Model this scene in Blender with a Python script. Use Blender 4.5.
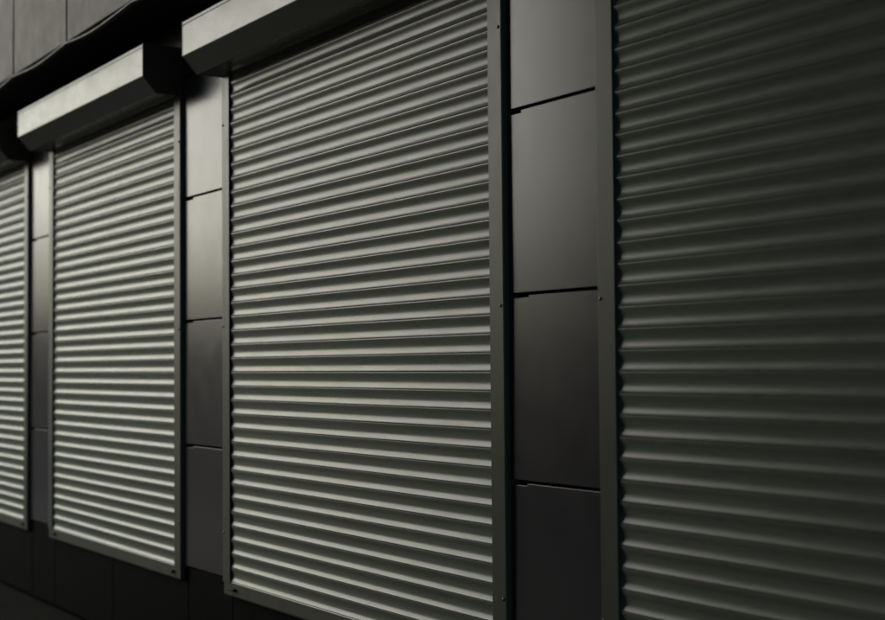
import bpy, bmesh, math, random
from mathutils import Matrix, Vector

random.seed(7)
S = bpy.context.scene
for o in list(bpy.data.objects):
    bpy.data.objects.remove(o)
COL = S.collection

# ---------------------------------------------------------------- camera
EYE = 1.285                      # eye height above the paving
CAM = Vector((0.0, -2.3173, EYE))
yaw, pitch, roll = 1.00819369, 0.0385713187, -0.00817380
fwd = Vector((-math.sin(yaw) * math.cos(pitch), math.cos(yaw) * math.cos(pitch), math.sin(pitch)))
r0 = Vector((math.cos(yaw), math.sin(yaw), 0.0))
u0 = r0.cross(fwd)
rr = r0 * math.cos(roll) + u0 * math.sin(roll)
uu = -r0 * math.sin(roll) + u0 * math.cos(roll)
cd = bpy.data.cameras.new('camera')
cam = bpy.data.objects.new('camera', cd)
COL.objects.link(cam)
m = Matrix((rr, uu, -fwd)).transposed().to_4x4()
m.translation = CAM
cam.matrix_world = m
cd.sensor_width = 36.0
cd.lens = 36.0 * 1431.7 / 885.0
cd.clip_start, cd.clip_end = 0.05, 2000.0
cd.dof.use_dof = True
cd.dof.focus_distance = 4.55
cd.dof.aperture_fstop = 2.3
S.camera = cam

# ---------------------------------------------------------------- sky and sun
SUN_AZ = 24.5      # degrees out from the wall line, towards the open left end of the passage
SUN_EL = 27.8
world = bpy.data.worlds.new('World')
S.world = world
world.use_nodes = True
wn, wl = world.node_tree.nodes, world.node_tree.links
bg = wn['Background']
sky = wn.new('ShaderNodeTexSky')
sky.sky_type = 'NISHITA'
sky.sun_disc = False
sky.sun_elevation = math.radians(SUN_EL)
sdir = Vector((-math.cos(math.radians(SUN_AZ)), -math.sin(math.radians(SUN_AZ)), 0))
sky.sun_rotation = math.atan2(sdir.x, sdir.y)
sky.air_density, sky.dust_density, sky.ozone_density = 1.0, 0.5, 1.6
wl.new(sky.outputs[0], bg.inputs[0])
bg.inputs[1].default_value = 0.05

ld = bpy.data.lights.new('sun', 'SUN')
ld.energy = 1.1
ld.angle = math.radians(48)
ld.color = (1.0, 0.955, 0.80)
sun = bpy.data.objects.new('sun', ld)
COL.objects.link(sun)
tosun = Vector((sdir.x * math.cos(math.radians(SUN_EL)), sdir.y * math.cos(math.radians(SUN_EL)), math.sin(math.radians(SUN_EL))))
sun.rotation_euler = tosun.to_track_quat('Z', 'Y').to_euler()
sun.location = (-10, -6, 8)

S.render.engine = 'CYCLES'
S.view_settings.view_transform = 'Standard'
S.view_settings.look = 'None'
S.view_settings.gamma = 1.0
S.view_settings.exposure = 0.46


# ---------------------------------------------------------------- materials
def mat(name, col, rough=0.4, spec=0.5, metal=0.0, nscale=3.0, cvar=0.10, rvar=0.08, bump=0.0, bscale=2.0,
        stretch=(1, 1, 1), dirt=0.0, coat=0.0):
    mt = bpy.data.materials.new(name)
    mt.use_nodes = True
    n, l = mt.node_tree.nodes, mt.node_tree.links
    p = n['Principled BSDF']
    p.inputs['Metallic'].default_value = metal
    p.inputs['Specular IOR Level'].default_value = spec
    if coat:
        p.inputs['Coat Weight'].default_value = coat
        p.inputs['Coat Roughness'].default_value = 0.2
    geo = n.new('ShaderNodeNewGeometry')
    mp = n.new('ShaderNodeMapping')
    mp.inputs['Scale'].default_value = stretch
    l.new(geo.outputs['Position'], mp.inputs['Vector'])
    n1 = n.new('ShaderNodeTexNoise')
    n1.inputs['Scale'].default_value = nscale
    n1.inputs['Detail'].default_value = 8.0
    n1.inputs['Roughness'].default_value = 0.65
    l.new(mp.outputs[0], n1.inputs['Vector'])
    cr = n.new('ShaderNodeMapRange')
    cr.inputs[1].default_value, cr.inputs[2].default_value = 0.25, 0.75
    cr.inputs[3].default_value, cr.inputs[4].default_value = 1.0 - cvar, 1.0 + cvar
    l.new(n1.outputs[0], cr.inputs[0])
    mul = n.new('ShaderNodeVectorMath')
    mul.operation = 'SCALE'
    mul.inputs[0].default_value = col
    l.new(cr.outputs[0], mul.inputs['Scale'])
    out = mul.outputs[0]
    if dirt:
        n3 = n.new('ShaderNodeTexNoise')
        n3.inputs['Scale'].default_value = 11.0
        n3.inputs['Detail'].default_value = 10.0
        n3.inputs['Roughness'].default_value = 0.8
        l.new(geo.outputs['Position'], n3.inputs['Vector'])
        d = n.new('ShaderNodeMapRange')
        d.inputs[1].default_value, d.inputs[2].default_value = 0.60, 0.78
        d.inputs[3].default_value, d.inputs[4].default_value = 0.0, dirt
        l.new(n3.outputs[0], d.inputs[0])
        mx = n.new('ShaderNodeMix')
        mx.data_type = 'RGBA'
        l.new(d.outputs[0], mx.inputs[0])
        l.new(out, mx.inputs[6])
        mx.inputs[7].default_value = (0.10, 0.092, 0.075, 1)
        out = mx.outputs[2]
    l.new(out, p.inputs['Base Color'])
    n2 = n.new('ShaderNodeTexNoise')
    n2.inputs['Scale'].default_value = nscale * 2.7
    n2.inputs['Detail'].default_value = 9.0
    n2.inputs['Roughness'].default_value = 0.7
    l.new(mp.outputs[0], n2.inputs['Vector'])
    rg = n.new('ShaderNodeMapRange')
    rg.inputs[1].default_value, rg.inputs[2].default_value = 0.3, 0.7
    rg.inputs[3].default_value, rg.inputs[4].default_value = rough - rvar, rough + rvar
    l.new(n2.outputs[0], rg.inputs[0])
    l.new(rg.outputs[0], p.inputs['Roughness'])
    if bump:
        nb = n.new('ShaderNodeTexNoise')
        nb.inputs['Scale'].default_value = bscale
        nb.inputs['Detail'].default_value = 3.0
        l.new(geo.outputs['Position'], nb.inputs['Vector'])
        b = n.new('ShaderNodeBump')
        b.inputs['Strength'].default_value = 1.0
        b.inputs['Distance'].default_value = bump
        l.new(nb.outputs[0], b.inputs['Height'])
        l.new(b.outputs[0], p.inputs['Normal'])
    return mt


M = {
    'slat': mat('slat_paint', (0.235, 0.262, 0.215), 0.29, 0.46, nscale=5, cvar=0.15, rvar=0.07, stretch=(0.35, 1, 4), dirt=0.15),
    'rail': mat('rail_paint', (0.100, 0.107, 0.083), 0.36, 0.4, nscale=6, cvar=0.12, rvar=0.06, stretch=(1, 1, 0.3), dirt=0.25),
    'box': mat('housing_paint', (0.10, 0.106, 0.086), 0.28, 0.52, nscale=4, cvar=0.10, rvar=0.05, stretch=(0.4, 1, 1), dirt=0.05),
    'panel': mat('cladding_paint', (0.053, 0.048, 0.056), 0.23, 0.6, nscale=3, cvar=0.08, rvar=0.025, bump=0.0003, bscale=2.0, dirt=0.12),
    'upper': mat('upper_cladding_paint', (0.118, 0.104, 0.085), 0.6, 0.3, nscale=2.5, cvar=0.12, rvar=0.06, bump=0.002, bscale=1.6, dirt=0.2),
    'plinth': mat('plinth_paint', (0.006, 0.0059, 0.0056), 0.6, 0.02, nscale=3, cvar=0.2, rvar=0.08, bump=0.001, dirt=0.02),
    'back': mat('backing_dark', (0.012, 0.012, 0.012), 0.8, 0.2),
    'soffit': mat('soffit_dark', (0.015, 0.015, 0.014), 0.7, 0.25),
    'rubber': mat('black_rubber', (0.010, 0.010, 0.010), 0.7, 0.3),
    'screw': mat('screw_steel', (0.16, 0.15, 0.13), 0.4, 0.5, metal=0.7),
    'flash': mat('flashing_metal', (0.07, 0.07, 0.066), 0.55, 0.35, nscale=8),
    'ground': mat('paving', (0.045, 0.045, 0.042), 0.9, 0.05, nscale=1.5, cvar=0.35, bump=0.004, bscale=30, dirt=0.1),
    'asphalt': mat('dark_asphalt', (0.014, 0.0145, 0.012), 0.9, 0.05, nscale=4, cvar=0.4, bump=0.006, bscale=120),
    'slab': mat('paving_slab', (0.15, 0.15, 0.14), 0.85, 0.2, nscale=2.5, cvar=0.3, bump=0.003, bscale=40, dirt=0.1),
    'render': mat('dark_render', (0.10, 0.098, 0.094), 0.85, 0.2, nscale=0.8, cvar=0.25, bump=0.004, bscale=25),
    'concrete': mat('slab_concrete', (0.22, 0.215, 0.20), 0.85, 0.2, nscale=1.2, cvar=0.2, bump=0.003, bscale=25),
    'glass': mat('dark_glass', (0.010, 0.012, 0.013), 0.12, 0.5, rvar=0.03),
}


# ---------------------------------------------------------------- helpers
def link(name, me, material, parent=None, loc=(0, 0, 0)):
    if material and not me.materials:
        me.materials.append(material)
    o = bpy.data.objects.new(name, me)
    COL.objects.link(o)
    o.location = loc
    if parent:
        o.parent = parent
    return o


def empty(name, loc, label, cat, group=None):
    o = bpy.data.objects.new(name, None)
    COL.objects.link(o)
    o.location = loc
    o['label'] = label
    o['category'] = cat
    if group:
        o['group'] = group
    return o


def mesh(name, v, f, smooth=False):
    me = bpy.data.meshes.new(name)
    me.from_pydata(v, [], f)
    me.validate()
    bm = bmesh.new()
    bm.from_mesh(me)
    bmesh.ops.recalc_face_normals(bm, faces=bm.faces)
    bm.to_mesh(me)
    bm.free()
    if smooth:
        for p in me.polygons:
            p.use_smooth = True
    return me


def prism_x(prof, xa, xb, name='prism'):
    """closed profile of (y, z) swept from xa to xb"""
    n = len(prof)
    v = [(xa, y, z) for y, z in prof] + [(xb, y, z) for y, z in prof]
    f = [(i, (i + 1) % n, n + (i + 1) % n, n + i) for i in range(n)]
    f += [tuple(range(n)), tuple(range(n, 2 * n))]
    return mesh(name, v, f)


def prism_z(prof, za, zb, name='prism'):
    n = len(prof)
    v = [(x, y, za) for x, y in prof] + [(x, y, zb) for x, y in prof]
    f = [(i, (i + 1) % n, n + (i + 1) % n, n + i) for i in range(n)]
    f += [tuple(range(n)), tuple(range(n, 2 * n))]
    return mesh(name, v, f)


def offset(poly, c):
    """inset a counter-clockwise polygon by c"""
    out, n = [], len(poly)
    for i in range(n):
        p, q, r = Vector(poly[i - 1]), Vector(poly[i]), Vector(poly[(i + 1) % n])
        a, b = (q - p).normalized(), (r - q).normalized()
        na, nb = Vector((-a.y, a.x)), Vector((-b.y, b.x))
        k = na + nb
        out.append(tuple(q + k * (c / max(0.2, 1 + na.dot(nb)))))
    return out


def plate(poly, depth, c, name='plate'):
    """polygon in (x, z), front at y=0 with a bevelled rim, going back to y=depth"""
    n = len(poly)
    a, b = offset(poly, c), offset(poly, c * 0.35)
    rings = [[(x, 0.0, z) for x, z in a], [(x, c * 0.35, z) for x, z in b], [(x, c, z) for x, z in poly], [(x, depth, z) for x, z in poly]]
    v = [p for r in rings for p in r]
    f = [tuple(range(n))]
    for k in range(3):
        for i in range(n):
            j = (i + 1) % n
            f.append((k * n + i, k * n + j, (k + 1) * n + j, (k + 1) * n + i))
    f.append(tuple(range(3 * n, 4 * n)))
    return mesh(name, v, f)


def box_mesh(sx, sy, sz, c=0.0, name='box'):
    bm = bmesh.new()
    bmesh.ops.create_cube(bm, size=1.0)
    bmesh.ops.scale(bm, vec=(sx, sy, sz), verts=bm.verts)
    if c:
        bmesh.ops.bevel(bm, geom=list(bm.edges), offset=c, segments=2, profile=0.5, affect='EDGES')
    me = bpy.data.meshes.new(name)
    bm.to_mesh(me)
    bm.free()
    return me


def screw_mesh():
    bm = bmesh.new()
    prof = [(0.0052, 0.0), (0.0052, 0.0012), (0.0040, 0.0030), (0.0018, 0.0038)]
    rings = []
    for r, h in prof:
        rings.append([bm.verts.new((r * math.cos(t * math.tau / 12), -h, r * math.sin(t * math.tau / 12))) for t in range(12)])
    for a, b in zip(rings, rings[1:]):
        for i in range(12):
            bm.faces.new((a[i], a[(i + 1) % 12], b[(i + 1) % 12], b[i]))
    bm.faces.new(rings[-1])
    bmesh.ops.recalc_face_normals(bm, faces=bm.faces)
    me = bpy.data.meshes.new('screw')
    bm.to_mesh(me)
    bm.free()
    return me


# ---------------------------------------------------------------- key dimensions (z measured from the paving)
P = 0.055                        # slat pitch
NOSE0 = EYE - 0.0165             # height of the slat nose at eye level
K_LAST, K_FIRST = 15, -23
PANEL_Y = 0.013                  # face of the cladding panels
RAIL_Y = -0.005                  # face of the guide rails
RAIL_W = 0.071
BOX_Y = -0.172
BOX_TOP, BOX_BOT, BOX_LOW = EYE + 1.374, EYE + 1.2345, EYE + 1.167
RAIL_BOT = EYE - 0.850
JOINTS = [EYE - 0.842, EYE - 0.327, EYE + 0.198, EYE + 0.722, EYE + 1.245, EYE + 1.600]
OVER_Y = -0.300                  # face of the upper storey
SOFFIT = EYE + 1.495
# outer edges of each shutter's two rails along the wall
SHUT = [(-10.0, -8.035), (-7.640, -5.770), (-5.325, -3.342), (-2.915, -0.940)]
WALL_L, WALL_R = -14.0, 5.0

# ---------------------------------------------------------------- ground
gm = mesh('ground', [(-400, -400, 0), (400, -400, 0), (400, 400, 0), (-400, 400, 0)], [(0, 1, 2, 3)])
g = link('ground', gm, M['ground'])
g['kind'] = 'structure'

pv = bpy.data.objects.new('pavement', None)
COL.objects.link(pv)
pv['kind'] = 'structure'
slab = box_mesh(0.594, 0.394, 0.04, 0.004, 'paving_slab')
for i in range(32):
    for j in range(5):
        link('slab', slab, M['slab'], pv, (-13.6 + i * 0.6 + (0.3 if j % 2 else 0), -1.12 - j * 0.4, 0.010 + random.uniform(-0.002, 0.002)))

strip = mesh('asphalt_strip', [(-30, -0.92, 0.005), (30, -0.92, 0.005), (30, 0.07, 0.005), (-30, 0.07, 0.005)], [(0, 1, 2, 3)])
g2 = link('asphalt_strip', strip, M['asphalt'])
g2['kind'] = 'structure'

# ---------------------------------------------------------------- the wall
wall = empty('clad_wall', (0, 0, 0), 'dark metal clad wall with plinth and overhanging upper storey behind the roller shutters', 'wall')
bk = mesh('backing', [(WALL_L, 0.07, 0), (WALL_R, 0.07, 0), (WALL_R, 0.07, SOFFIT), (WALL_L, 0.07, SOFFIT),
                      (WALL_L, 0.37, 0), (WALL_R, 0.37, 0), (WALL_R, 0.37, SOFFIT), (WALL_L, 0.37, SOFFIT)],
          [(0, 1, 2, 3), (4, 7, 6, 5), (0, 4, 5, 1), (3, 2, 6, 7), (0, 3, 7, 4), (1, 5, 6, 2)])
link('backing', bk, M['back'], wall)

GAP = 0.009


def clad(xa, xb, za, zb, material, name, y=PANEL_Y, notch=False, tilt=0.0, yaw_=0.0, depth=0.035, c=0.0011):
    w, h = (xb - xa) / 2, (zb - za) / 2
    poly = [(-w, -h), (w, -h), (w, h), (-w, h)]
    if notch:
        nl, nd = random.uniform(0.060, 0.105), random.uniform(0.005, 0.008)
        poly = [(-w, -h), (w, -h), (w, h), (-w + nl, h), (-w + nl, h - nd), (-w, h - nd)]
    o = link(name, plate(poly, depth, c, name), material, wall, ((xa + xb) / 2, y, (za + zb) / 2))
    o.rotation_euler = (math.radians(tilt), 0, math.radians(yaw_))
    return o


gaps = [(WALL_L, SHUT[0][0])] + [(SHUT[i][1], SHUT[i + 1][0]) for i in range(3)] + [(SHUT[3][1], WALL_R)]
TILT = {1: [0.0, 0.10, 0.0, -0.1, 0.0], 2: [0.1, 0.15, 0.0, -0.1, 0.0], 3: [0.2, 0.35, -0.1, 0.1, 0.0]}
for gi, (xa, xb) in enumerate(gaps):
    wide = xb - xa > 1
    n = max(1, round((xb - xa) / 0.95)) if wide else 1
    for k in range(n):
        a = xa + (xb - xa) * k / n
        b = xa + (xb - xa) * (k + 1) / n
        for j in range(5):
            t = -TILT.get(gi, [0] * 5)[j]
            clad(a + 0.003, b - 0.003, JOINTS[j] + GAP / 2, JOINTS[j + 1] - GAP / 2, M['panel'], 'cladding_panel',
                 notch=not wide, tilt=t, yaw_=random.uniform(-0.1, 0.1))
# a sheet strip above each shutter, behind the housing
for (xa, xb) in SHUT:
    clad(xa + 0.003, xb - 0.003, BOX_TOP - 0.03, JOINTS[5] - GAP / 2, M['panel'], 'cladding_panel')
# plinth panels: one under each column, two under each shutter
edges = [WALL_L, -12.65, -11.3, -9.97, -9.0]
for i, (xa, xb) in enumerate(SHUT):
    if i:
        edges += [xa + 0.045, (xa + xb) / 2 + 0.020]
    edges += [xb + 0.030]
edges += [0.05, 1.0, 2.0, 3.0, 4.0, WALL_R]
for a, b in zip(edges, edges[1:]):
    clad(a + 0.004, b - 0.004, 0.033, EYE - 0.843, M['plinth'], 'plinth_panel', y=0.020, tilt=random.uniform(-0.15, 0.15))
# upper storey
link('soffit', prism_x([(OVER_Y + 0.03, SOFFIT), (0.37, SOFFIT), (0.37, SOFFIT + 0.03), (OVER_Y + 0.03, SOFFIT + 0.03)], WALL_L, WALL_R), M['soffit'], wall)
up_j = [-7.277 + 0.867 * k for k in range(-8, 15)]
for a, b in zip(up_j, up_j[1:]):
    for z0_, z1_ in ((SOFFIT, SOFFIT + 1.6), (SOFFIT + 1.612, SOFFIT + 3.2)):
        clad(a + 0.006, b - 0.006, z0_ - 0.004, z1_, M['upper'], 'upper_panel', y=OVER_Y, tilt=random.uniform(-0.2, 0.2),
             yaw_=random.uniform(-0.35, 0.35), depth=0.03, c=0.004)
link('upper_backing', prism_x([(OVER_Y + 0.034, SOFFIT + 0.034), (0.37, SOFFIT + 0.034), (0.37, SOFFIT + 3.2), (OVER_Y + 0.034, SOFFIT + 3.2)], up_j[0], up_j[-1]), M['back'], wall)
# loose drip flashing, fixed at the panel joints and bowing down between them
for a, b in zip(up_j, up_j[1:]):
    N, v, f = 18, [], []
    sag = random.uniform(0.018, 0.024)
    for i in range(N + 1):
        t = i / N
        s = math.sin(math.pi * t) ** 0.9 * sag * (1 + 0.15 * math.sin(5 * t + a))
        x, zt, yo = a + (b - a) * t, SOFFIT - 0.006 - s, OVER_Y - 0.004 - s * 0.25
        v += [(x, yo, zt), (x, yo - 0.001, zt - 0.006), (x, yo + 0.008, zt - 0.009), (x, yo + 0.022, zt - 0.007), (x, yo + 0.022, zt - 0.004), (x, yo + 0.006, zt - 0.002)]
    for i in range(N):
        for k in range(5):
            f.append((i * 6 + k, i * 6 + (k + 1) % 6, (i + 1) * 6 + (k + 1) % 6, (i + 1) * 6 + k))
    f += [tuple(range(5)), tuple(range(N * 6, N * 6 + 6))]
    link('flashing', mesh('flashing', v, f), M['flash'], wall)


# ---------------------------------------------------------------- roller shutters
def slat_profile():
    """(y, z) with z=0 at the nose; concave face above it, flat lip of the hook below it"""
    sag, top = 0.0067, P - 0.0072
    pts = []
    N = 12
    for i in range(N + 1):                       # concave face, from the top down to the nose
        t = i / N
        z = top * (1 - t)
        u = (t - 0.58) / (0.58 if t < 0.58 else 0.42)
        y = sag * (1 - abs(u) ** (2.0 if u < 0 else 2.1))
        pts.append((y, z))
    pts[0] = (0.0012, top)
    pts += [(-0.0006, -0.0004), (-0.0003, -0.0014), (0.0030, -0.0018), (0.0030, -0.0034)]   # rounded nose, groove
    back = [(0.020, -0.0034), (0.022, 0.010), (0.022, top - 0.004), (0.018, top + 0.0038)]
    lip = [(0.0020, top + 0.0038), (0.0002, top + 0.0034), (0.0, top + 0.0006)]             # hook lip over the face
    return pts + back + lip


SLATP = slat_profile()
SCREW = screw_mesh()
SCREW_Z = [EYE + 0.970, EYE + 0.166, EYE - 0.658]


def shutter(xa, xb, label):
    cx = (xa + xb) / 2
    w = (xb - xa) / 2
    t = empty('roller_shutter', (cx, 0, 0), label, 'roller shutter', 'roller shutters along the wall')
    sm = prism_x(SLATP, -w + 0.010, w - 0.010, 'slat')
    for p in sm.polygons:
        p.use_smooth = True
    sm.set_sharp_from_angle(angle=math.radians(28))
    for k in range(K_FIRST, K_LAST + 1):
        o = link('slat', sm, M['slat'], t, (random.uniform(-0.0015, 0.0015), random.uniform(-0.0004, 0.0004), NOSE0 - P * k + random.uniform(-0.0003, 0.0003)))
        o.rotation_euler = (math.radians(random.uniform(-0.7, 0.7)), 0, 0)
    # bottom bar with stops
    zb, zt = EYE - 0.902, NOSE0 - P * K_LAST - 0.0036
    bar = link('bottom_bar', prism_x([(0.0005, zt), (-0.0015, zt - 0.003), (-0.0015, zb + 0.006), (0.001, zb), (0.018, zb), (0.018, zt)], -w + 0.008, w - 0.008), M['rail'], t)
    for s in (-1, 1):
        link('stop', box_mesh(0.055, 0.02, 0.011, 0.004, 'stop'), M['rubber'], bar, (s * (w - 0.098), -0.006, zb + 0.030))
    # guide rails
    for s in (-1, 1):
        c = 0.003
        prof = [(0, 0.045), (0, RAIL_Y + c), (c * 0.3, RAIL_Y + c * 0.3), (c, RAIL_Y), (RAIL_W - 0.002, RAIL_Y), (RAIL_W, RAIL_Y + 0.001),
                (RAIL_W, RAIL_Y + 0.0025), (0.004, RAIL_Y + 0.0025), (0.004, 0.045)]
        if s > 0:
            prof = [(-x, y) for x, y in prof]
        r = link('guide_rail', prism_z(prof, RAIL_BOT, BOX_LOW + 0.002, 'guide_rail'), M['rail'], t, (s * w, 0, 0))
        sx = (RAIL_W - 0.0045) * (1 if s < 0 else -1)
        link('seal', box_mesh(0.003, 0.0018, BOX_LOW - RAIL_BOT - 0.01, 0.0, 'seal'), M['rubber'], r, (sx, RAIL_Y + 0.0025 + 0.0010, (BOX_LOW + RAIL_BOT) / 2))
        for z in SCREW_Z:
            ox = 0.012 if s < 0 else -0.014
            link('screw', SCREW, M['screw'], r, (ox + random.uniform(-0.002, 0.002), RAIL_Y + 0.0002, z + random.uniform(-0.004, 0.004)))
    # housing: sloped underside, groove under the top edge, end caps
    c = 0.003
    prof = [(0.010, BOX_TOP), (BOX_Y + c, BOX_TOP), (BOX_Y + c * 0.3, BOX_TOP - c * 0.3), (BOX_Y, BOX_TOP - c),
            (BOX_Y, BOX_TOP - 0.014), (BOX_Y + 0.003, BOX_TOP - 0.0155), (BOX_Y + 0.003, BOX_TOP - 0.018), (BOX_Y, BOX_TOP - 0.0195),
            (BOX_Y, BOX_BOT + c), (BOX_Y + 0.0008, BOX_BOT), (BOX_Y + 0.060, BOX_LOW + 0.001), (BOX_Y + 0.063, BOX_LOW), (RAIL_Y - 0.003, BOX_LOW),
            (RAIL_Y - 0.003, BOX_TOP - 0.02), (0.010, BOX_TOP - 0.02)]
    h = link('housing', prism_x(prof, -w + 0.003, w - 0.003, 'housing'), M['box'], t)
    cap = [(BOX_Y - 0.0008, BOX_TOP + 0.0008), (BOX_Y - 0.0008, BOX_BOT), (BOX_Y + 0.060, BOX_LOW - 0.0008), (0.010, BOX_LOW - 0.0008), (0.010, BOX_TOP + 0.0008)]
    link('end_cap', prism_x(cap, -w, -w + 0.003, 'end_cap'), M['box'], h)
    link('end_cap', prism_x(cap, w - 0.003, w, 'end_cap'), M['box'], h)
    return t


LABELS = ['narrow slice of a grey slatted roller shutter at the left edge of the picture',
          'pale lit roller shutter seen whole with its box, between the two left wall columns',
          'large grey roller shutter in the middle, its box cut off at the top',
          'dark shadowed roller shutter filling the right side of the picture']
for (xa, xb), lb in zip(SHUT, LABELS):
    shutter(xa, xb, lb)


# ---------------------------------------------------------------- unseen masses added to keep the light out
def block(name, x0, x1, y0, y1, h, label, faces):
    t = empty(name, ((x0 + x1) / 2, (y0 + y1) / 2, 0), label, 'light_blocker')
    link('wall', box_mesh(x1 - x0, y1 - y0, h, 0.02, 'wall'), M['render'], t, (0, 0, h / 2))
    link('blocker_roof', box_mesh(x1 - x0 + 0.3, y1 - y0 + 0.3, 0.25, 0.03, 'blocker_roof'), M['back'], t, (0, 0, h + 0.125))
    win = box_mesh(1.3, 0.06, 1.5, 0.01, 'pane')
    for (axis, pos, a, b) in faces:
        n = int((b - a) // 2.6)
        for i in range(n):
            for fl in range(int(h // 3.2)):
                u = a + 1.3 + i * (b - a) / n
                z = 1.9 + fl * 3.2
                loc = (u - (x0 + x1) / 2, pos - (y0 + y1) / 2, z) if axis == 'y' else (pos - (x0 + x1) / 2, u - (y0 + y1) / 2, z)
                o = link('window', win, M['glass'], t, loc)
                if axis == 'x':
                    o.rotation_euler = (0, 0, math.pi / 2)
    return t


block('light_blocker', -8.5, 1.5, -14.0, -4.0, 22.0, 'added unseen dark block facing the shutters, there to cut off the sky', [('y', -4.0, -8.5, 1.5)])  # out of view, added across from the shutters to cut off sky
t = empty('shade_slab', (-3.4, -2.15, 4.65), 'added unseen concrete slab that keeps high sky light off the right hand shutters', 'blocker_roof')  # unseen cover, put in to shade the right shutter from high sky
link('slab', box_mesh(8.8, 3.68, 0.20, 0.02, 'slab'), M['concrete'], t, (0, 0, 0.10))
link('edge_beam', box_mesh(0.25, 3.68, 0.35, 0.02, 'edge_beam'), M['concrete'], t, (-4.53, 0, 0.06))
for k in range(5):
    link('rib', box_mesh(0.2, 3.66, 0.22, 0.015, 'rib'), M['concrete'], t, (-3.3 + k * 1.7, 0, -0.11))
block('light_blocker', -80.0, -66.0, -80.0, 30.0, 4.0, 'added unseen long low block far off to the left, hides the bright horizon', [])  # unseen, added to darken the low horizon in the panel reflections
